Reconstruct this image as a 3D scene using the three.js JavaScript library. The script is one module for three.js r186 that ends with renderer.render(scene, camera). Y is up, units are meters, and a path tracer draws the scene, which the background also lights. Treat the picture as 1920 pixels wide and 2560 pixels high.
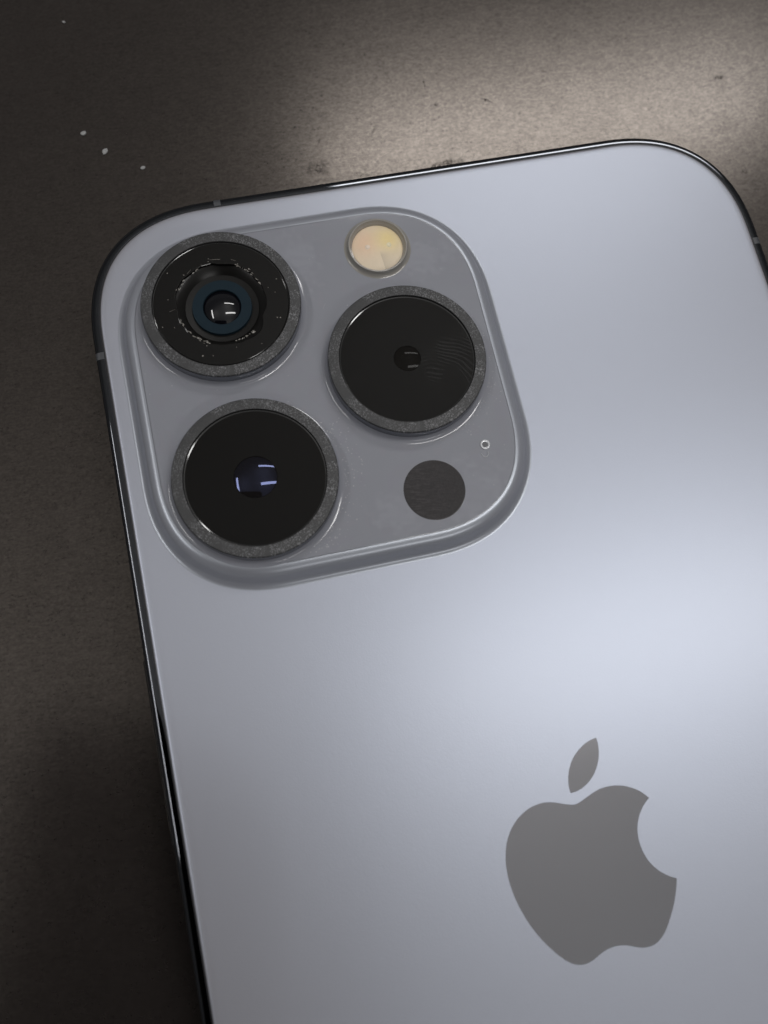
import * as THREE from 'three';
import { RectAreaLightUniformsLib } from 'three/addons/lights/RectAreaLightUniformsLib.js';
import { toCreasedNormals } from 'three/addons/utils/BufferGeometryUtils.js';
import { RoundedBoxGeometry } from 'three/addons/geometries/RoundedBoxGeometry.js';

// ------------------------------------------------------------------ camera
// Built in millimetres on the phone: u runs along its top edge, v down its side, h up from its back.
const W = 71.5, H = 146.7, T = 7.65, MM = 0.001;
const V3 = (x, y, z) => new THREE.Vector3(x, y, z);
const at = (u, v, h) => V3((u - W / 2) * MM, (h + T) * MM, (v - H / 2) * MM);
const scene = new THREE.Scene();
const camera = new THREE.PerspectiveCamera(58.227, 768 / 1024, 0.002, 12);
const rotX = (a) => new THREE.Matrix4().makeRotationX(a), rotY = (a) => new THREE.Matrix4().makeRotationY(a), rotZ = (a) => new THREE.Matrix4().makeRotationZ(a);
const rig = rotX(-0.2576).multiply(rotY(-0.0686)).multiply(rotZ(-0.2199)).elements;   // rows: right, down, forward in (u, v, -h)
const row = (k) => V3(rig[k], -rig[8 + k], rig[4 + k]).normalize();
const camRight = row(0), camDown = row(1), camForward = row(2);
camera.position.copy(at(13.92, 57.62, 85.92));
camera.up.copy(camDown).negate();
camera.lookAt(camera.position.clone().add(camForward));
camera.focus = 0.094;
camera.userData.fStop = 26;

// ------------------------------------------------------------------ light
const LAMP = 13.5, UPLIGHT = 10;
scene.background = new THREE.Color().setRGB(0.12, 0.12, 0.122);
const renderer = new THREE.WebGLRenderer({ antialias: true });
renderer.toneMapping = THREE.LinearToneMapping;
renderer.toneMappingExposure = 1;
renderer.shadowMap.enabled = true;
RectAreaLightUniformsLib.init();

// ------------------------------------------------------------------ helpers
function mulberry(a) { return () => { a |= 0; a = a + 0x6D2B79F5 | 0; let t = Math.imul(a ^ a >>> 15, 1 | a); t = t + Math.imul(t ^ t >>> 7, 61 | t) ^ t; return ((t ^ t >>> 14) >>> 0) / 4294967296; }; }
const used = {};
function numbered(name) { const n = used[name] = (used[name] ?? -1) + 1; return n ? `${name}_${String(n).padStart(3, '0')}` : name; }
function tag(o, label, category, group) { o.userData.label = label; if (category) o.userData.category = category; if (group) o.userData.group = group; return o; }
function mesh(name, geo, mat, parent) { const m = new THREE.Mesh(geo, mat); m.name = name; m.castShadow = m.receiveShadow = true; parent.add(m); return m; }
// tiling value noise, period in cells
function noiseGrid(px, py, seed) {
  const r = mulberry(seed), g = new Float32Array(px * py).map(() => r());
  return (x, y) => {
    const xi = Math.floor(x), yi = Math.floor(y), fx = x - xi, fy = y - yi, sx = fx * fx * (3 - 2 * fx), sy = fy * fy * (3 - 2 * fy);
    const a = ((xi % px) + px) % px, b = (a + 1) % px, c = (((yi % py) + py) % py) * px, d = ((((yi + 1) % py) + py) % py) * px;
    return (g[c + a] * (1 - sx) + g[c + b] * sx) * (1 - sy) + (g[d + a] * (1 - sx) + g[d + b] * sx) * sy;
  };
}
const toS = (l) => Math.round(255 * Math.min(1, Math.max(0, l <= 0.0031308 ? 12.92 * l : 1.055 * l ** (1 / 2.4) - 0.055)));
function colourTexture(n, fn, wrap = THREE.RepeatWrapping) {
  const d = new Uint8Array(n * n * 4);
  for (let y = 0; y < n; y++) for (let x = 0; x < n; x++) { const c = fn(x, y), k = (y * n + x) * 4; d[k] = toS(c[0]); d[k + 1] = toS(c[1]); d[k + 2] = toS(c[2]); d[k + 3] = 255; }
  return finish(new THREE.DataTexture(d, n, n), wrap, true);
}
function greyTexture(n, fn, wrap = THREE.RepeatWrapping) {
  const d = new Uint8Array(n * n * 4);
  for (let y = 0; y < n; y++) for (let x = 0; x < n; x++) { const v = Math.round(255 * Math.min(1, Math.max(0, fn(x, y)))), k = (y * n + x) * 4; d[k] = d[k + 1] = d[k + 2] = v; d[k + 3] = 255; }
  return finish(new THREE.DataTexture(d, n, n), wrap, false);
}
function finish(t, wrap, srgb) {
  t.wrapS = t.wrapT = wrap; t.magFilter = THREE.LinearFilter; t.minFilter = THREE.LinearMipmapLinearFilter; t.generateMipmaps = true;
  if (srgb) t.colorSpace = THREE.SRGBColorSpace;
  t.needsUpdate = true; return t;
}
const rgb = (r, g, b) => new THREE.Color().setRGB(r, g, b);
// outline of a rectangle with smooth superellipse corners, centred on 0, in mm: points with outward normals
function outline(hw, hh, a, n, steps = 28, straight = 14) {
  const q = [];
  for (let i = 0; i <= steps; i++) { const t = Math.PI / 2 * i / steps; q.push([hw - a + a * Math.cos(t) ** (2 / n), hh - a + a * Math.sin(t) ** (2 / n)]); }
  const pts = [];
  const run = (list) => { for (const p of list) pts.push(p); };
  const fill = (p, r) => { for (let i = 1; i < straight; i++) pts.push([p[0] + (r[0] - p[0]) * i / straight, p[1] + (r[1] - p[1]) * i / straight]); };
  const c1 = q, c2 = q.map(([x, y]) => [-x, y]).reverse(), c3 = q.map(([x, y]) => [-x, -y]), c4 = q.map(([x, y]) => [x, -y]).reverse();
  const all = [c1, c2, c3, c4];
  all.forEach((c, i) => { run(c); fill(c[c.length - 1], all[(i + 1) % 4][0]); });
  return withNormals(pts);
}
function withNormals(pts) {
  const N = pts.length;
  return pts.map((p, i) => { const a = pts[(i + N - 1) % N], b = pts[(i + 1) % N], dx = b[0] - a[0], dz = b[1] - a[1], l = Math.hypot(dx, dz) || 1; return { x: p[0], z: p[1], nx: dz / l, nz: -dx / l }; });
}
// sweep a profile [[outward offset, height], ...] round an outline; the last row may be closed by a cap
function sweep(path, profile, { cap = false, base = false, closed = true, uvScale = 1, crease = 0.6 } = {}) {
  const pos = [], idx = [], N = path.length, M = profile.length;
  for (const [d, y] of profile) for (const p of path) pos.push(p.x + p.nx * d, y, p.z + p.nz * d);
  const last = closed ? N : N - 1;
  for (let j = 0; j < M - 1; j++) for (let i = 0; i < last; i++) {
    const a = j * N + i, b = j * N + (i + 1) % N, c = a + N, d = b + N;
    idx.push(a, c, b, b, c, d);
  }
  const fan = (j, flip) => {
    let cx = 0, cz = 0; for (const p of path) { cx += p.x; cz += p.z; }
    const k = pos.length / 3; pos.push(cx / N, profile[j][1], cz / N);
    for (let i = 0; i < N; i++) { const a = j * N + i, b = j * N + (i + 1) % N; flip ? idx.push(k, a, b) : idx.push(k, b, a); }
  };
  if (cap) fan(M - 1, false);
  if (base) fan(0, true);
  return done(pos, idx, uvScale, crease);
}
function done(pos, idx, uvScale, crease) {
  let g = new THREE.BufferGeometry();
  g.setAttribute('position', new THREE.Float32BufferAttribute(pos, 3)); g.setIndex(idx);
  g = toCreasedNormals(g, crease);
  planar(g, uvScale);
  g.scale(MM, MM, MM);
  return g;
}
function planar(g, s) { const p = g.attributes.position, uv = new Float32Array(p.count * 2); for (let i = 0; i < p.count; i++) { uv[2 * i] = p.getX(i) / s; uv[2 * i + 1] = p.getZ(i) / s; } g.setAttribute('uv', new THREE.BufferAttribute(uv, 2)); return g; }
// solid of revolution from [[r, h], ...] in mm, outside going up
function turned(profile, { seg = 128, uvScale = 16, crease = 0.5 } = {}) {
  let g = new THREE.LatheGeometry(profile.map(([r, y]) => new THREE.Vector2(Math.max(r, 0), y)), seg);
  g.deleteAttribute('normal'); g.deleteAttribute('uv');
  g = toCreasedNormals(g, crease); planar(g, uvScale); g.scale(MM, MM, MM); return g;
}
const arc = (cx, cy, r, a0, a1, n) => Array.from({ length: n + 1 }, (_, i) => { const a = (a0 + (a1 - a0) * i / n) * Math.PI / 180; return [cx + r * Math.cos(a), cy + r * Math.sin(a)]; });
const dome = (r, R, y0, n = 24) => Array.from({ length: n + 1 }, (_, i) => { const x = r * (1 - i / n); return [x, y0 + Math.sqrt(R * R - x * x) - Math.sqrt(R * R - r * r)]; });

// ------------------------------------------------------------------ tabletop
const toTable = (u, v) => [u - W / 2, v - H / 2];
const TEX = 2048, SPAN = 140;                                     // mm covered by one tile
const tableMarks = [];                                             // [u, v, radius u, radius v, turn, strength, tone]
{
  // dark grease marks and stains seen on the table, by their place
  const m = (u, v, a, b, t, s) => tableMarks.push([...toTable(u, v), a, b, t, s]);
  m(26.9, -6.9, 1.1, 0.9, 0.3, 0.45); m(27.6, -7.4, 0.7, 0.5, 0.3, 0.35);
  m(41.6, -4.9, 2.2, 0.5, -0.12, 0.5); m(43.6, -4.6, 0.9, 0.45, 0, 0.45); m(39.4, -4.4, 1.4, 0.6, 0.1, 0.3); m(46.6, -4.5, 0.28, 0.25, 0, 0.75);
  m(42.8, -13.2, 0.28, 0.22, 0.5, 0.85); m(48.9, -12.8, 0.6, 0.2, 0.6, 0.65); m(48.5, -13.2, 0.25, 0.2, 0, 0.5);
  m(42.0, -16.3, 0.1, 0.6, 0, 0.5); m(48.0, -18.2, 0.3, 0.16, -0.4, 0.5); m(57.0, -15.6, 0.4, 0.2, 0.4, 0.4);
  m(77.6, 2.2, 0.45, 0.35, 0, 0.6); m(76.2, 0.4, 0.2, 0.2, 0, 0.5); m(78.6, -11.2, 0.6, 0.3, 0, 0.5); m(76.9, -1.8, 0.2, 0.15, 0, 0.5);
  m(28.0, -10.7, 0.12, 0.8, 0.5, 0.4); m(34.6, -11.0, 0.12, 0.9, 0.5, 0.3);
}
const nBlotch = noiseGrid(40, 40, 5), nMid = noiseGrid(160, 160, 6), nFine = noiseGrid(512, 512, 7), nStreak = noiseGrid(128, 1024, 8), nStreak2 = noiseGrid(256, 700, 9);
const rs = mulberry(77);
const specks = Array.from({ length: 420 }, () => [rs() * TEX, rs() * TEX, 0.5 + rs() * rs() * 1.4, rs() < 0.35 ? 1 : -1, rs()]);
const speckMap = new Float32Array(TEX * TEX);
for (const [sx, sy, r, sign, s] of specks) for (let y = -3; y <= 3; y++) for (let x = -3; x <= 3; x++) { const k = ((Math.round(sy) + y + TEX) % TEX) * TEX + (Math.round(sx) + x + TEX) % TEX; speckMap[k] += sign * (0.3 + 0.7 * s) * Math.exp(-(x * x + y * y) / (r * r)); }
const scratchMap = new Float32Array(TEX * TEX);
for (let k = 0; k < 70; k++) { let x = rs() * TEX, y = rs() * TEX, a = rs() * 6.3; const n = 12 + rs() * 70, c = (rs() - 0.5) * 0.06, s = 0.2 + 0.5 * rs(); for (let i = 0; i < n; i++) { scratchMap[((Math.floor(y) % TEX + TEX) % TEX) * TEX + (Math.floor(x) % TEX + TEX) % TEX] = s; x += Math.cos(a); y += Math.sin(a); a += c; } }
const stain = (X, Z) => {
  let k = 0;
  for (const [mx, mz, a, b, t, s] of tableMarks) {
    const dx = X - mx, dz = Z - mz; if (Math.abs(dx) > 4 || Math.abs(dz) > 4) continue;
    const c = Math.cos(t), n = Math.sin(t), p = (dx * c + dz * n) / a, q = (-dx * n + dz * c) / b, r = Math.hypot(p, q) + 0.7 * (nFine(X * 3.1, Z * 3.1) - 0.5) + 0.5 * (nMid(X * 1.7, Z * 1.7) - 0.5);
    k = Math.max(k, s * Math.min(1, Math.max(0, (1.15 - r) * 1.6)) * 1.4 * Math.min(1, Math.max(0.2, 3.2 * nFine(X * 5.3 + 11, Z * 6.1) - 0.75)));
  }
  return k;
};
const texMm = (i) => (i + 0.5) / TEX * SPAN;                        // texture pixel -> mm, then shifted so that the frame lies inside one tile
const OFF = -SPAN / 2;
const stainMap = new Float32Array(TEX * TEX);
for (let y = 0; y < TEX; y++) { const Z = texMm(y) + OFF - 46; if (Z < -100 || Z > -60) continue; for (let x = 0; x < TEX; x++) stainMap[y * TEX + x] = stain(texMm(x) + OFF, Z); }
const tableColour = colourTexture(TEX, (x, y) => {
  const u = x / TEX, v = y / TEX;
  let k = 1 + 0.06 * (nBlotch(u * 40, v * 40) - 0.5) + 0.08 * (nMid(u * 160, v * 160) - 0.5) + 0.10 * (nStreak2(u * 256, v * 700) - 0.5) + 0.12 * (nFine(u * 512, v * 512) - 0.5);
  k *= Math.max(0.15, 1 - 0.8 * stainMap[y * TEX + x]);
  const sp = speckMap[y * TEX + x]; k *= sp < 0 ? Math.max(0.5, 1 + 0.3 * sp) : 1 + 0.9 * sp;
  k *= 1 + 0.6 * scratchMap[y * TEX + x];
  return [0.019 * k, 0.016 * k, 0.015 * k];
});
const tableHeight = greyTexture(TEX, (x, y) => {
  const u = x / TEX, v = y / TEX;
  return 0.16 * nMid(u * 160, v * 160) + 0.34 * nStreak(u * 128, v * 1024) + 0.3 * nStreak2(u * 256, v * 700) + 0.2 * nFine(u * 512, v * 512) - 0.15 * scratchMap[y * TEX + x];
});
const tableRough = greyTexture(TEX, (x, y) => {
  const u = x / TEX, v = y / TEX;
  return 0.205 + 0.01 * (nBlotch(u * 40 + 9, v * 40 + 3) - 0.5) + 0.01 * (nMid(u * 160 + 5, v * 160) - 0.5) + 0.015 * (nFine(u * 512, v * 512) - 0.5) + 0.015 * (nStreak2(u * 256 + 3, v * 700) - 0.5) + 0.12 * stainMap[y * TEX + x];
});
const tableShine = (() => {
  const d = new Uint8Array(TEX * TEX * 4), g1 = noiseGrid(1024, 1024, 71), g2 = noiseGrid(420, 1300, 72), g3 = noiseGrid(700, 700, 73), g4 = noiseGrid(60, 60, 74), g5 = noiseGrid(200, 640, 75);
  for (let y = 0; y < TEX; y++) for (let x = 0; x < TEX; x++) {
    const u = x / TEX, v = y / TEX, k = (y * TEX + x) * 4;
    const n = 0.22 * (g1(u * 1024, v * 1024) - 0.5) + 0.24 * (g2(u * 420, v * 1300) - 0.5) + 0.16 * (g3(u * 700, v * 700) - 0.5) + 0.05 * (g4(u * 60, v * 60) - 0.5) + 0.13 * (g5(u * 200, v * 640) - 0.5);
    d[k] = d[k + 1] = d[k + 2] = d[k + 3] = Math.round(255 * Math.min(1, Math.max(0.1, (0.78 + 1.15 * n) * (1 - 0.6 * stainMap[y * TEX + x]))));
  }
  return finish(new THREE.DataTexture(d, TEX, TEX), THREE.RepeatWrapping, false);
})();
const tableMat = new THREE.MeshPhysicalMaterial({ map: tableColour, roughness: 1, roughnessMap: tableRough, bumpMap: tableHeight, bumpScale: 0.0000025, metalness: 0, specularIntensityMap: tableShine, ior: 1.86, specularColor: rgb(1, 0.88, 0.78) });
{
  const g = new RoundedBoxGeometry(0.62, 0.024, 0.62, 3, 0.003);
  const p = g.attributes.position, uv = g.attributes.uv;
  for (let i = 0; i < p.count; i++) uv.setXY(i, (p.getX(i) * 1000 - OFF) / SPAN, (p.getZ(i) * 1000 - 40 - (OFF - 46)) / SPAN);
  const t = mesh('tabletop', g, tableMat, scene);
  t.position.set(0, -0.012, -0.04); t.userData.kind = 'structure';
}

// ------------------------------------------------------------------ lamps over the bench
const white = new THREE.MeshStandardMaterial({ color: rgb(0.75, 0.75, 0.74), roughness: 0.6 });
const lampGlow = new THREE.MeshStandardMaterial({ color: rgb(0.8, 0.8, 0.8), roughness: 0.5, emissive: rgb(1, 0.97, 0.93), emissiveIntensity: 1.2 });
{
  const c = mesh('ceiling', new THREE.BoxGeometry(9, 0.06, 9), white, scene);
  c.position.set(0, 3.1, 0); c.userData.kind = 'structure';
}
const LY = 1.98;
function ceilingLamp(x, z, length, turn, down, label) {
  const g = new THREE.Group(); g.name = numbered('ceiling_lamp'); scene.add(g); g.position.set(x, LY, z); g.rotation.y = turn;
  tag(g, label, 'ceiling lamp', 'strip lamps over the bench');
  const wide = 0.17;
  mesh('housing', new RoundedBoxGeometry(length + 0.04, 0.05, wide + 0.02, 3, 0.012).translate(0, 0.02, 0), white, g);
  mesh('diffuser', new RoundedBoxGeometry(length, 0.02, wide, 3, 0.008).translate(0, -0.009, 0), lampGlow, g);
  mesh('added_uplight_panel', new RoundedBoxGeometry(length, 0.012, wide, 3, 0.005).translate(0, 0.048, 0), lampGlow, g);  // glowing upper face added to brighten the ceiling
  for (const s of [-1, 1]) mesh('hanger', new THREE.CylinderGeometry(0.003, 0.003, 1.04, 8).translate(s * length * 0.45, 0.555, wide * 0.5 + 0.006), white, g);
  const t = new THREE.RectAreaLight(rgb(1, 0.985, 0.975), UPLIGHT, length, wide); t.position.y = 0.06; t.rotation.x = Math.PI / 2; g.add(t);  // added upward light, sets how bright the ceiling mirrors
  const d = new THREE.RectAreaLight(rgb(1, 0.985, 0.975), down, length, wide); d.position.y = -0.024; d.rotation.x = -Math.PI / 2; g.add(d);
}
const nx = camera.position.x, nz = camera.position.z;
ceilingLamp(nx + 0.93, nz - 1.42, 1.22, 0, LAMP, 'white strip lamp hung from the ceiling beyond the phone');
ceilingLamp(nx + 0.84, nz - 0.08, 1.22, 0, LAMP, 'white strip lamp hung from the ceiling straight over the phone');
ceilingLamp(nx - 1.32, nz - 0.40, 1.12, Math.PI / 2, LAMP, 'white strip lamp hung crosswise to the others');
ceilingLamp(nx + 0.70, nz + 1.95, 1.22, 0, LAMP, 'white strip lamp hung from the ceiling behind the photographer');

// ------------------------------------------------------------------ the phone that takes the picture, mirrored as the dark patch in the back glass
{
  const g = new THREE.Group(); g.name = 'handheld_phone'; scene.add(g);
  tag(g, 'dark phone held over the bench to take the picture', 'phone');
  const m = new THREE.Matrix4().makeBasis(camRight, camForward.clone().negate(), camDown);
  g.quaternion.setFromRotationMatrix(m);
  g.position.copy(camera.position).addScaledVector(camForward, -0.003);
  const dark = new THREE.MeshStandardMaterial({ color: rgb(0.03, 0.03, 0.032), roughness: 0.5 });
  mesh('body', sweep(outline(33.5, 69, 9, 2.2, 12, 4), [[-0.9, 0], [0, 0.9], [0, 6.4], [-0.9, 7.3]], { cap: true, base: true }).translate(-0.0255, 0, 0.061), dark, g);
}

// ------------------------------------------------------------------ the phone on the bench
const phone = new THREE.Group(); phone.name = 'smartphone'; scene.add(phone);
tag(phone, 'pale blue smartphone lying face down with three rear cameras', 'phone');
const steel = new THREE.MeshPhysicalMaterial({ color: rgb(0.07, 0.073, 0.08), metalness: 1, roughness: 0.035 });
const bandMat = new THREE.MeshPhysicalMaterial({ color: rgb(0.06, 0.063, 0.07), roughness: 0.4 });
const gasketMat = new THREE.MeshStandardMaterial({ color: rgb(0.02, 0.02, 0.022), roughness: 0.5 });
const BACK = [0.285, 0.272, 0.284];
const nGrain = noiseGrid(256, 256, 21), nGrain2 = noiseGrid(90, 90, 22);
const backGrain = greyTexture(512, (x, y) => 0.6 * nGrain(x / 2, y / 2) + 0.4 * nGrain2(x / 512 * 90, y / 512 * 90));
const backMat = new THREE.MeshPhysicalMaterial({ color: rgb(...BACK), roughness: 0.38, metalness: 0.0, ior: 3.4, specularColor: rgb(0.745, 0.828, 1), clearcoat: 0.4, clearcoatRoughness: 0.26, bumpMap: backGrain, bumpScale: 0.000004 });

const body = outline(W / 2, H / 2, 14, 2.4, 36, 24);
const y0 = T;                                                     // height of the back plane over the table
const frameProfile = [[-0.5, 0.25], ...arc(-0.45, 0.7, 0.45, -90, 0, 6), ...arc(-0.4, y0 - 0.51, 0.4, 0, 70, 12), [-0.363, y0 - 0.106], [-0.463, y0 - 0.085], [-0.53, y0 - 0.0795], [-0.62, y0 - 0.077], [-0.72, y0 - 0.0765], [-0.82, y0 - 0.077], [-0.86, y0 - 0.082], [-0.9, y0 - 0.14], [-0.9, y0 - 0.8]];
mesh('frame', sweep(body, frameProfile), steel, phone);
mesh('gasket', sweep(body, [[-0.88, y0 - 0.5], [-0.88, y0 - 0.11], [-1.02, y0 - 0.10], [-1.02, y0 - 0.5]]), gasketMat, phone);
mesh('screen', sweep(body, [[-1.2, 0], [-0.62, 0.12], [-0.48, 0.4], [-0.48, 0.9]], { base: true }), new THREE.MeshPhysicalMaterial({ color: rgb(0.01, 0.01, 0.012), roughness: 0.1 }), phone);
mesh('back_glass', sweep(body, [[-0.98, y0 - 0.6], [-0.98, y0 - 0.2], ...arc(-1.16, y0 - 0.2, 0.18, 0, 60, 5), [-1.25, y0 - 0.012], [-1.7, y0 - 0.002], [-2.2, y0]], { cap: true, uvScale: 12 }), backMat, phone);
// antenna bands: short runs of the frame's section, a hair proud of the steel
function bandAt(u0, v0, u1, v1) {                                  // a straight piece between two points of the outline, densely sampled
  const [ax, az] = [u0 - W / 2, v0 - H / 2], [bx, bz] = [u1 - W / 2, v1 - H / 2];
  const near = (x, z) => { let best = null, bd = 1e9; for (let i = 0; i < body.length; i++) { const p = body[i], q = body[(i + 1) % body.length], dx = q.x - p.x, dz = q.z - p.z, L = dx * dx + dz * dz, t = Math.min(1, Math.max(0, ((x - p.x) * dx + (z - p.z) * dz) / L)), X = p.x + dx * t, Z = p.z + dz * t, D = Math.hypot(x - X, z - Z); if (D < bd) { bd = D; let n = [p.nx + (q.nx - p.nx) * t, p.nz + (q.nz - p.nz) * t], l = Math.hypot(...n); best = { x: X, z: Z, nx: n[0] / l, nz: n[1] / l }; } } return best; };
  const path = []; for (let i = 0; i <= 3; i++) path.push(near(ax + (bx - ax) * i / 3, az + (bz - az) * i / 3));
  const prof = frameProfile.slice(4, -1).map(([d, y], i, a) => [d + 0.012, y + (i > 3 ? 0.012 : 0)]);
  mesh('antenna_band', sweep(path, prof, { closed: false }), bandMat, phone);
}
bandAt(15.1, 0, 14.4, 0); bandAt(0, 15.1, 0, 15.85); bandAt(W, 15.5, W, 14.75);
bandAt(0, 131.6, 0, 130.9); bandAt(W, 131.6, W, 130.9);
{
  const b = mesh('side_button', new RoundedBoxGeometry(0.0009, 0.0027, 0.0172, 4, 0.0004), steel, phone);
  b.position.set(-W / 2 * MM - 0.00003, 0.0041, (54.2 - H / 2) * MM);
}

// the apple-shaped emblem with a bite and a leaf, inlaid in the back
const emblemMat = new THREE.MeshPhysicalMaterial({ color: rgb(0.315, 0.315, 0.335), metalness: 0.75, roughness: 0.08 });
{
  const S = 0.759, cu = 35.55, vt = 61.75;
  function path(start, curves) { const s = new THREE.Shape(); let [x, y] = start; s.moveTo(x, y); for (const c of curves) { s.bezierCurveTo(x + c[0], y + c[1], x + c[2], y + c[3], x + c[4], y + c[5]); x += c[4]; y += c[5]; } return s; }
  const fruit = path([12.152, 6.896], [[-0.948, 0, -2.415, -1.078, -3.96, -1.04], [-2.04, 0.027, -3.91, 1.183, -4.961, 3.014], [-2.117, 3.675, -0.546, 9.103, 1.519, 12.09], [1.013, 1.454, 2.208, 3.09, 3.792, 3.039], [1.52, -0.065, 2.09, -0.987, 3.935, -0.987], [1.831, 0, 2.35, 0.987, 3.96, 0.948], [1.637, -0.026, 2.676, -1.48, 3.676, -2.948], [1.156, -1.688, 1.636, -3.325, 1.662, -3.415], [-0.039, -0.013, -3.182, -1.221, -3.22, -4.857], [-0.026, -3.04, 2.48, -4.494, 2.597, -4.559], [-1.429, -2.09, -3.623, -2.324, -4.39, -2.376], [-2, -0.156, -3.675, 1.09, -4.61, 1.09]]);
  const leaf = path([15.53, 3.83], [[0.843, -1.012, 1.4, -2.427, 1.245, -3.83], [-1.207, 0.052, -2.662, 0.805, -3.532, 1.818], [-0.78, 0.896, -1.454, 2.338, -1.273, 3.714], [1.338, 0.104, 2.715, -0.688, 3.559, -1.701]]);
  const make = (s) => { const g = new THREE.ExtrudeGeometry(s, { depth: 0.02, bevelEnabled: true, bevelThickness: 0.012, bevelSize: 0.012, bevelOffset: -0.012, bevelSegments: 2, curveSegments: 28 }); g.rotateX(Math.PI / 2); g.scale(S, 1, S); g.translate(cu - W / 2 - 12 * S, y0 + 0.010, vt - H / 2); g.scale(MM, MM, MM); return g; };
  const e = mesh('emblem', make(fruit), emblemMat, phone);
  mesh('emblem_leaf', make(leaf), emblemMat, e);
}

// ------------------------------------------------------------------ camera plateau
const PH = 1.75, PU = 21.6, PV = 22.9;
const nPl = noiseGrid(30, 30, 31), nPl2 = noiseGrid(120, 120, 32);
const dustR = mulberry(404), dustMap = new Float32Array(1024 * 1024);
{
  const spot = (u, v, r, s) => { const x = Math.round((u - PU + 20) / 40 * 1024), y = Math.round((v - PV + 20) / 40 * 1024); for (let j = -4; j <= 4; j++) for (let i = -4; i <= 4; i++) { const k = (y + j) * 1024 + x + i; if (k >= 0 && k < dustMap.length) dustMap[k] += s * Math.exp(-(i * i + j * j) / (r * r)); } };
  for (let k = 0; k < 260; k++) { const a = -0.6 + 1.9 * dustR(), r = 7.9 + 2.4 * dustR() ** 2; spot(13.2 + r * Math.cos(a), 31.84 + r * Math.sin(a), 0.6 + 0.8 * dustR(), 0.15 + 0.5 * dustR()); }
  for (let k = 0; k < 150; k++) { const a = -0.5 + 1.6 * dustR(), r = 7.9 + 2.2 * dustR() ** 2; spot(29.86 + r * Math.cos(a), 22.85 + r * Math.sin(a), 0.6 + 0.7 * dustR(), 0.1 + 0.5 * dustR()); }
  for (let k = 0; k < 120; k++) spot(PU + 36 * (dustR() - 0.5), PV + 36 * (dustR() - 0.5), 0.5 + 0.8 * dustR(), 0.1 + 0.35 * dustR());
  for (let k = 0; k < 9; k++) { let u = PU + 30 * (dustR() - 0.5), v = PV + 30 * (dustR() - 0.5), a = dustR() * 6.3; const c = (dustR() - 0.5) * 0.3; for (let i = 0; i < 14; i++) { spot(u, v, 0.7, 0.12); u += 0.05 * Math.cos(a); v += 0.05 * Math.sin(a); a += c; } }
}
const plateauUv = (g) => { const p = g.attributes.position, uv = new Float32Array(p.count * 2); for (let i = 0; i < p.count; i++) { uv[2 * i] = p.getX(i) / (40 * MM) + 0.5; uv[2 * i + 1] = p.getZ(i) / (40 * MM) + 0.5; } g.setAttribute('uv', new THREE.BufferAttribute(uv, 2)); return g; };
const nSmear = noiseGrid(24, 90, 33);                               // wiped finger grease: streaky patches
const smear = (x, y) => { const X = x / 1024 * 40 - 20, Z = y / 1024 * 40 - 20; let m = 0; for (const [u, v, a, b] of [[34.2, 11.6, 3.4, 2.6], [33.6, 37.0, 4.2, 3.4], [21.5, 10.0, 2.4, 4.0], [25.5, 37.5, 2.6, 2.2]]) m = Math.max(m, 1 - Math.hypot((X - u + PU) / a, (Z - v + PV) / b) + 0.9 * (nPl2(x / 12, y / 12) - 0.5)); return Math.min(1, Math.max(0, m * 1.6)) * (0.35 + 0.65 * nSmear((x + 0.3 * y) / 42.7, (y - 0.3 * x) / 11.4)); };
const plateauColour = colourTexture(1024, (x, y) => { const k = 1 + 0.02 * (nPl(x / 34.2, y / 34.2) - 0.5) + 0.12 * smear(x, y), d = Math.min(0.5, dustMap[y * 1024 + x]); return [0.275 * k + d * 0.4, 0.282 * k + d * 0.4, 0.318 * k + d * 0.38]; });
const plateauRough = greyTexture(1024, (x, y) => 0.085 + 0.09 * Math.max(0, nPl(x / 34.2 + 7, y / 34.2 + 2) - 0.55) + 0.5 * Math.min(1, dustMap[y * 1024 + x]));
const plateauMat = new THREE.MeshPhysicalMaterial({ map: plateauColour, roughness: 1, roughnessMap: plateauRough, ior: 1.55 });
const plateauSide = new THREE.MeshPhysicalMaterial({ color: rgb(0.275, 0.282, 0.318), roughness: 0.3, ior: 2.6, specularColor: rgb(0.85, 0.92, 1) });
{
  const o = outline(19.4, 19.4, 12.6, 2.3, 32, 10);
  const prof = [[0.2, -0.02], [-0.14, -0.002], ...arc(-0.16, 0.75, 0.75, 270, 210, 10).slice(1), ...arc(-2.16, PH - 1.2, 1.2, 30, 90, 14)];
  const p = mesh('camera_plateau', plateauUv(sweep(o, prof)), plateauSide, phone);
  mesh('plateau_glass', plateauUv(sweep(o, [[-2.20, PH - 0.02], [-2.20, PH + 0.004], [-2.23, PH + 0.008], [-2.26, PH + 0.008], [-2.5, PH + 0.008]], { cap: true, crease: 0.2 })), plateauMat, p); p.position.set((PU - W / 2) * MM, y0 * MM, (PV - H / 2) * MM);
}

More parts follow.
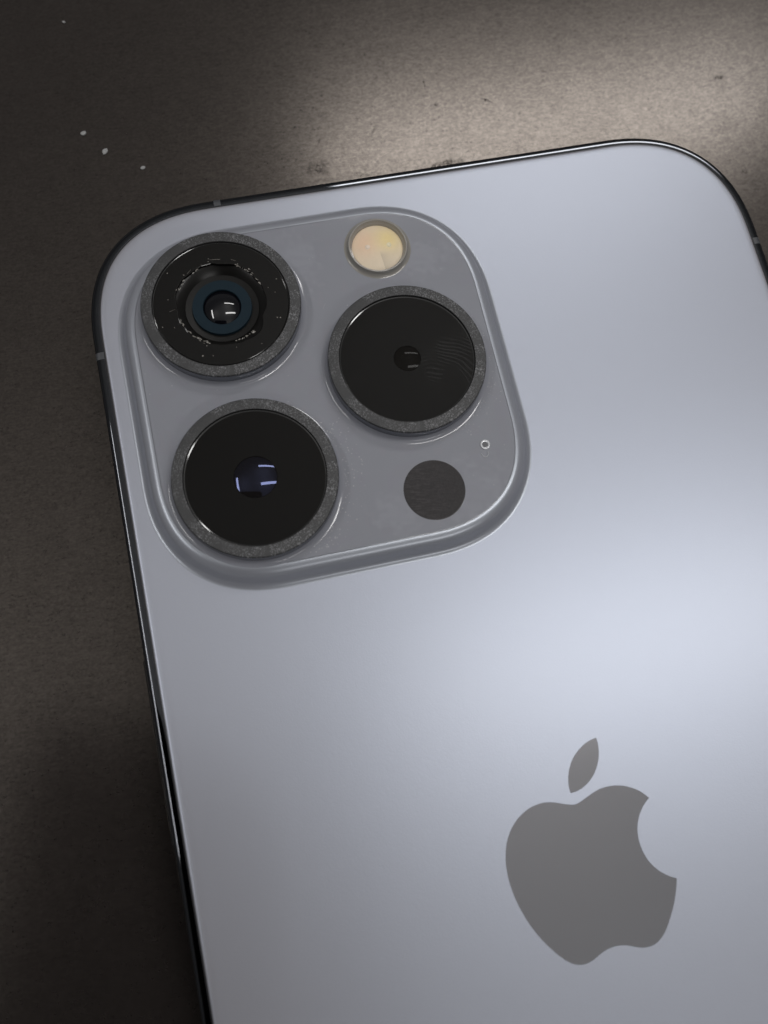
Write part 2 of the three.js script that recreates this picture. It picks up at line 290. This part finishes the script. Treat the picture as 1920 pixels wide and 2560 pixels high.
// ------------------------------------------------------------------ the three rear cameras
const ringR = mulberry(99), nRing = noiseGrid(64, 64, 41), nRing2 = noiseGrid(256, 256, 42);
const ringColour = colourTexture(1024, (x, y) => { const f = nRing2(x / 5.3, y / 5.3) * 0.6 + nRing2(x / 2.9 + 9, y / 2.9) * 0.4, d = Math.max(0, nRing(x / 80, y / 80) - 0.2) * Math.max(0, f - 0.52), s = ringR() < 0.012 ? ringR() : 0, k = 0.029 + 0.02 * (f - 0.5) + 1.0 * d + 0.22 * s; return [k, k * 1.01, k * 1.06]; });
const ringMat = new THREE.MeshPhysicalMaterial({ map: ringColour, roughness: 0.55, metalness: 0.0, ior: 1.6 });
const wallMat = new THREE.MeshPhysicalMaterial({ color: rgb(0.22, 0.23, 0.25), metalness: 1, roughness: 0.16 });
const blackGloss = new THREE.MeshPhysicalMaterial({ color: rgb(0.007, 0.0065, 0.006), roughness: 0.3, ior: 1.35 });
const paneMat = new THREE.MeshPhysicalMaterial({ color: rgb(1, 1, 1), transmission: 1, thickness: 0, roughness: 0.02, ior: 1.4 });
const paneEdge = new THREE.MeshPhysicalMaterial({ color: rgb(0.02, 0.02, 0.02), roughness: 0.08, ior: 1.7 });
const footMat = new THREE.MeshPhysicalMaterial({ color: rgb(0.275, 0.282, 0.318), roughness: 0.09, ior: 1.55 });
const RT = 3.5;                                                    // top of the rings over the back
function cameraLens(u, v, label, inner) {
  const p = mesh('camera_lens', turned([[7.70, PH - 0.2], [7.70, PH + 0.25], [7.76, PH + 0.4], [7.76, RT - 0.12], ...arc(7.64, RT - 0.12, 0.12, 10, 90, 4), [6.70, RT]]), ringMat, phone);
  p.position.set((u - W / 2) * MM, y0 * MM, (v - H / 2) * MM); tag(p, label);
  mesh('ring_wall', turned([[7.73, PH - 0.1], [7.775, PH + 0.3], [7.775, RT - 0.2]]), wallMat, p);
  mesh('inner_lip', turned([[6.71, RT + 0.001], [6.66, RT - 0.06], [6.62, RT - 0.25], [6.45, RT - 0.3], [6.45, RT - 0.6]]), paneEdge, p);
  mesh('foot', turned([[8.35, PH + 0.006], [8.2, PH + 0.025], [8.05, PH + 0.075], [7.94, PH + 0.16], [7.86, PH + 0.28], [7.78, PH + 0.5]]), footMat, p);
  inner(p);
  return p;
}
const cover = (p, mat, clear) => mesh('cover_glass', uvSquare(turned([[6.64, RT - 0.28], [clear + 0.5, RT - 0.28], [clear + 0.04, RT - 0.28], [clear, RT - 0.31], [clear - 0.02, RT - 0.45]], { crease: 0.15 }), 14), mat, p);   // printed black below, clear in the middle
function uvSquare(g, size) { const p = g.attributes.position, uv = new Float32Array(p.count * 2); for (let i = 0; i < p.count; i++) { uv[2 * i] = p.getX(i) / (size * MM) + 0.5; uv[2 * i + 1] = p.getZ(i) / (size * MM) + 0.5; } g.setAttribute('uv', new THREE.BufferAttribute(uv, 2)); return g; }
// the wide camera has lost the middle of its cover glass: a ring of it is left, with a chipped inner edge
function brokenCover(p) {
  const r = mulberry(1234), N = 150, shape = new THREE.Shape(), hole = new THREE.Path();
  shape.absarc(0, 0, 6.5, 0, Math.PI * 2);
  const n1 = noiseGrid(14, 1, 91), n2 = noiseGrid(47, 1, 92);
  for (let i = 0; i < N; i++) {
    const a = -i / N * 6.28318, t = i / N, chip = Math.max(0, Math.cos(a + 1.0) - 0.86) * 4 + Math.max(0, Math.cos(a - 2.5) - 0.9) * 5;
    const R = 4.38 + 0.26 * (n1(t * 14, 0) - 0.5) + 0.16 * (n2(t * 47, 0) - 0.5) + 0.5 * chip;
    hole[i ? 'lineTo' : 'moveTo'](R * Math.cos(a), R * Math.sin(a));
  }
  shape.holes.push(hole);
  const g = new THREE.ExtrudeGeometry(shape, { depth: 0.2, bevelEnabled: true, bevelThickness: 0.07, bevelSize: 0.09, bevelOffset: -0.04, bevelSegments: 3, curveSegments: 96 });
  g.rotateX(-Math.PI / 2); g.translate(0, RT - 0.42, 0); g.scale(MM, MM, MM);
  mesh('broken_cover_glass', g, new THREE.MeshPhysicalMaterial({ color: rgb(0.007, 0.0065, 0.006), roughness: 0.07, ior: 1.38 }), p);
  const chipMat = new THREE.MeshPhysicalMaterial({ color: rgb(0.34, 0.32, 0.29), roughness: 0.18, ior: 1.6 });
  const shard = (x, z, len, wide, turn, tilt) => {
    const k = new THREE.TetrahedronGeometry(1, 0); k.scale(len, 0.06, wide); k.rotateX(tilt); k.rotateY(turn); k.translate(x, RT - 0.13, z); k.scale(MM, MM, MM); mesh('glass_chip', k, chipMat, p);
  };
  shard(-4.75, -0.05, 0.55, 0.03, 0.25, 0.3); shard(0.2, -4.75, 0.9, 0.04, -0.1, 0.4); shard(2.0, -4.35, 0.5, 0.035, -0.5, 0.2); shard(-2.5, -3.9, 0.5, 0.03, 0.7, 0.2);
  for (let i = 0; i < 16; i++) { const a = r() * 6.283, q = 4.4 + r() * 1.8; shard(q * Math.cos(a), q * Math.sin(a), 0.05 + 0.07 * r(), 0.04 + 0.04 * r(), r() * 6.3, r()); }
  for (const [a0, a1, n] of [[2.0, 2.9, 26], [-1.1, -0.3, 22], [0.9, 1.5, 14], [3.6, 4.4, 12]]) for (let i = 0; i < n; i++) { const a = a0 + (a1 - a0) * r(), q = 4.25 + 0.4 * r() * r(); shard(q * Math.cos(a), q * Math.sin(a), 0.08 + 0.16 * r(), 0.04 + 0.05 * r(), -a + 1.57 + 0.5 * (r() - 0.5), 1.2 * r()); }
  shard(5.35, 2.6, 0.12, 0.1, 0.3, 0.5); shard(-2.7, 5.2, 0.14, 0.11, 0.9, 0.5);
}
const wideInner = (p) => {
  brokenCover(p);
  mesh('baffle', turned([[6.6, RT - 0.5], [4.75, RT - 0.5], [4.6, RT - 0.52], [4.3, RT - 0.6], [3.6, RT - 1.2], [2.95, RT - 1.25]]), blackGloss, p);
  mesh('retaining_ring', turned([[2.95, RT - 1.25], [2.9, RT - 0.95], [1.9, RT - 0.95], [1.86, RT - 1.0], [1.86, RT - 1.7]]), new THREE.MeshPhysicalMaterial({ color: rgb(0.011, 0.023, 0.033), roughness: 0.5, ior: 1.2 }), p);
  mesh('front_element', turned(dome(1.86, 3.6, RT - 1.2)), new THREE.MeshPhysicalMaterial({ color: rgb(0.004, 0.004, 0.006), roughness: 0.01, ior: 1.55 }), p);
};
const printedGlass = new THREE.MeshPhysicalMaterial({ color: rgb(0.006, 0.0055, 0.005), roughness: 0.03, ior: 1.3 });
const mainInner = (p) => {
  cover(p, printedGlass, 2.0);
  mesh('front_element', turned(dome(2.0, 6.2, RT - 0.34)), new THREE.MeshPhysicalMaterial({ color: rgb(0.010, 0.009, 0.009), roughness: 0.02, ior: 1.42, specularColor: rgb(0.3, 0.4, 1), clearcoat: 0.2, clearcoatRoughness: 0.02 }), p);
};
const nPrint = noiseGrid(9, 9, 95), nPrint2 = noiseGrid(40, 40, 96);
const printMap = greyTexture(512, (x, y) => {                      // a finger mark on the glass: curved ridges fading into a greasy patch
  const X = x / 512 * 14 - 7, Z = y / 512 * 14 - 7, w = Math.max(0, Math.min(1, (X - 0.2) / 1.5)) * Math.max(0, 1 - Math.abs(Z - 0.6) / 4.4) * (0.4 + nPrint(x / 57, y / 57));
  const ridge = 0.5 + 0.5 * Math.sin(2 * Math.PI * (Math.hypot(X - 1.2, (Z - 4.2) * 1.25) + 0.5 * nPrint(x / 57, y / 57)) / 0.46);
  return 0.03 + 0.36 * w * ridge + 0.14 * Math.max(0, nPrint(x / 57 + 4, y / 57 + 2) - 0.4) + 0.02 * nPrint2(x / 12.8, y / 12.8);
}, THREE.ClampToEdgeWrapping);
const smudgedGlass = new THREE.MeshPhysicalMaterial({ color: rgb(0.0055, 0.005, 0.0045), roughness: 1, roughnessMap: printMap, ior: 1.32 });
const teleInner = (p) => {
  cover(p, smudgedGlass, 1.3);
  mesh('front_element', turned(dome(1.3, 5, RT - 0.33)), new THREE.MeshPhysicalMaterial({ color: rgb(0.012, 0.011, 0.010), roughness: 0.05, ior: 1.13 }), p);
};
cameraLens(13.2, 13.77, 'wide open rear camera with a small domed lens and dull blue ring', wideInner);
cameraLens(13.2, 31.84, 'rear camera with blue glints in its dark glass', mainInner);
cameraLens(29.86, 22.85, 'plain dark rear camera beside the other two', teleInner);

// ------------------------------------------------------------------ flash, depth sensor, microphone
{
  const cx = 29.85, cv = 9.75;
  const nF = noiseGrid(24, 24, 51);
  const flashColour = colourTexture(256, (x, y) => {
    const X = (x / 255 - 0.5) * 5.4, Z = (y / 255 - 0.5) * 5.4, n = 0.03 * (nF(x / 10.7, y / 10.7) - 0.5);
    const g = (a, b, r) => Math.exp(-((X - a) ** 2 + (Z - b) ** 2) / (r * r));
    let c = [0.86, 0.73, 0.55];
    const mix = (t, k) => { c = c.map((q, i) => q + (t[i] - q) * k); };
    mix([0.93, 0.66, 0.46], 0.9 * Math.min(1, g(-1.2, -0.7, 1.6))); mix([0.93, 0.74, 0.34], 0.95 * Math.min(1, g(1.25, -0.7, 1.4)));
    if (X - 0.12 * Z > 0 && Z > 0.5) mix([0.55, 0.46, 0.34], 0.6 * Math.exp(-(X - 0.12 * Z) / 0.9) * Math.min(1, (Z - 0.5) * 2));
    return c.map((q) => q * (1 + n));
  }, THREE.ClampToEdgeWrapping);
  const uvF = (g) => { const p = g.attributes.position, uv = new Float32Array(p.count * 2); for (let i = 0; i < p.count; i++) { uv[2 * i] = p.getX(i) / (5.4 * MM) + 0.5; uv[2 * i + 1] = p.getZ(i) / (5.4 * MM) + 0.5; } g.setAttribute('uv', new THREE.BufferAttribute(uv, 2)); return g; };
  const f = mesh('flash', uvF(turned([[2.62, PH + 0.02], ...dome(2.55, 9, PH + 0.05)])), new THREE.MeshPhysicalMaterial({ map: flashColour, roughness: 0.5 }), phone);
  f.position.set((cx - W / 2) * MM, y0 * MM, (cv - H / 2) * MM);
  const rimMat = new THREE.MeshPhysicalMaterial({ color: rgb(0.30, 0.285, 0.26), roughness: 0.12, ior: 1.6 });
  mesh('flash_rim', turned([[3.45, PH + 0.006], [3.32, PH + 0.03], [3.22, PH + 0.09], [3.12, PH + 0.2], [3.06, PH + 0.34], [3.04, PH + 0.55], ...arc(2.95, PH + 0.55, 0.09, 0, 90, 4), [2.86, PH + 0.62], [2.78, PH + 0.5], [2.74, PH + 0.34], [2.68, PH + 0.33], [2.64, PH + 0.2], [2.6, PH]]), rimMat, f);
  mesh('flash_window', turned([[2.80, PH + 0.56], [0, PH + 0.56]]), paneMat, f);
  for (const [a, b, k] of [[-1.0, -0.1, 0], [1.15, 0.0, 1]]) {
    const e = mesh('flash_emitter', turned([[0.3, 0], ...dome(0.26, 0.34, 0.02, 8)], { seg: 24 }), new THREE.MeshPhysicalMaterial({ color: k ? rgb(0.95, 0.85, 0.6) : rgb(0.95, 0.8, 0.66), roughness: 0.3 }), f);
    e.position.set(a * MM, (PH + 0.36 + 0.0 - 0.0) * MM - 0.00003, b * MM); e.position.y = (PH + 0.05 + Math.sqrt(81 - a * a - b * b) - Math.sqrt(81 - 2.55 ** 2) - 0.02) * MM;
  }
  const nL = noiseGrid(12, 70, 61), nL2 = noiseGrid(60, 60, 62);
  const lidarColour = colourTexture(256, (x, y) => { const s = Math.max(0, nL((x + y * 0.2) / 21.3, (y - x * 0.2) / 3.66) - 0.45), k = 0.022 + 0.05 * s * Math.max(0, 1 - x / 230) + 0.012 * nL2(x / 4.3, y / 4.3); return [k * 1.06, k * 0.95, k]; });
  const l = mesh('depth_sensor', uvScaled(turned([[2.99, PH - 0.05], [2.99, PH + 0.012], [2.97, PH + 0.018], [2.95, PH + 0.018], [2.9, PH + 0.018], [0, PH + 0.018]]), 6.2), new THREE.MeshPhysicalMaterial({ map: lidarColour, roughness: 0.10 }), phone);
  function uvScaled(g, s) { const p = g.attributes.position, uv = new Float32Array(p.count * 2); for (let i = 0; i < p.count; i++) { uv[2 * i] = p.getX(i) / (s * MM) + 0.5; uv[2 * i + 1] = p.getZ(i) / (s * MM) + 0.5; } g.setAttribute('uv', new THREE.BufferAttribute(uv, 2)); return g; }
  l.position.set((29.65 - W / 2) * MM, y0 * MM, (36.02 - H / 2) * MM);
  const mic = mesh('microphone', turned([[0.5, PH - 0.02], [0.5, PH + 0.06], ...arc(0.44, PH + 0.06, 0.06, 0, 90, 3), [0.30, PH + 0.10], [0.26, PH + 0.02]], { seg: 40 }), new THREE.MeshPhysicalMaterial({ color: rgb(0.55, 0.56, 0.58), roughness: 0.25, metalness: 0.4 }), phone);
  mic.position.set((35.57 - W / 2) * MM, y0 * MM, (32.55 - H / 2) * MM);
  mesh('mic_reflection_arc', (() => { const t = new THREE.TorusGeometry(0.34, 0.05, 10, 40, 3.6).rotateX(Math.PI / 2).rotateY(0.35); t.translate(-0.22, PH + 0.015, 0.86); t.scale(MM, MM, MM); return t; })(), new THREE.MeshPhysicalMaterial({ color: rgb(0.42, 0.43, 0.46), roughness: 0.15 }), mic);  // pale arc shaped to imitate the microphone ring's reflection in the glass
  mesh('microphone_hole', turned([[0.27, PH + 0.025], [0, PH + 0.022]], { seg: 32 }), new THREE.MeshPhysicalMaterial({ color: rgb(0.12, 0.12, 0.13), roughness: 0.3 }), mic);
}

// ------------------------------------------------------------------ white flecks lying on the table
const fleckMat = new THREE.MeshStandardMaterial({ color: rgb(0.33, 0.33, 0.33), roughness: 0.8 });
function fleck(u, v, a, b, turn, label, seed) {
  const r = mulberry(seed), n = 11, s = new THREE.Shape();
  for (let i = 0; i < n; i++) { const t = i / n * 6.2832, k = 0.8 + 0.4 * r(); s[i ? 'lineTo' : 'moveTo'](a * k * Math.cos(t), b * k * Math.sin(t)); }
  const g = new THREE.ExtrudeGeometry(s, { depth: 0.05, bevelEnabled: true, bevelThickness: 0.04, bevelSize: 0.05, bevelSegments: 2 });
  g.rotateX(-Math.PI / 2); g.rotateY(turn); g.scale(MM, MM, MM);
  const m = mesh(numbered('dust_fleck'), g, fleckMat, scene);
  m.position.copy(at(u, v, -T)); m.position.y = 0.00004;
  tag(m, label, 'fleck', 'white flecks on the table');
}
fleck(1.4, -16.09, 0.29, 0.2, 0.4, 'white fleck on the dark table, middle one by size', 11);
fleck(3.46, -13.31, 0.4, 0.22, 0.9, 'largest white oblong fleck on the dark table', 12);
fleck(7.31, -10.45, 0.26, 0.17, 0.3, 'white fleck on the dark table close to the phone corner', 13);
fleck(1.26, -31.7, 0.15, 0.08, -0.6, 'tiny faint white fleck on the dark table far from the phone', 14);

renderer.render(scene, camera);
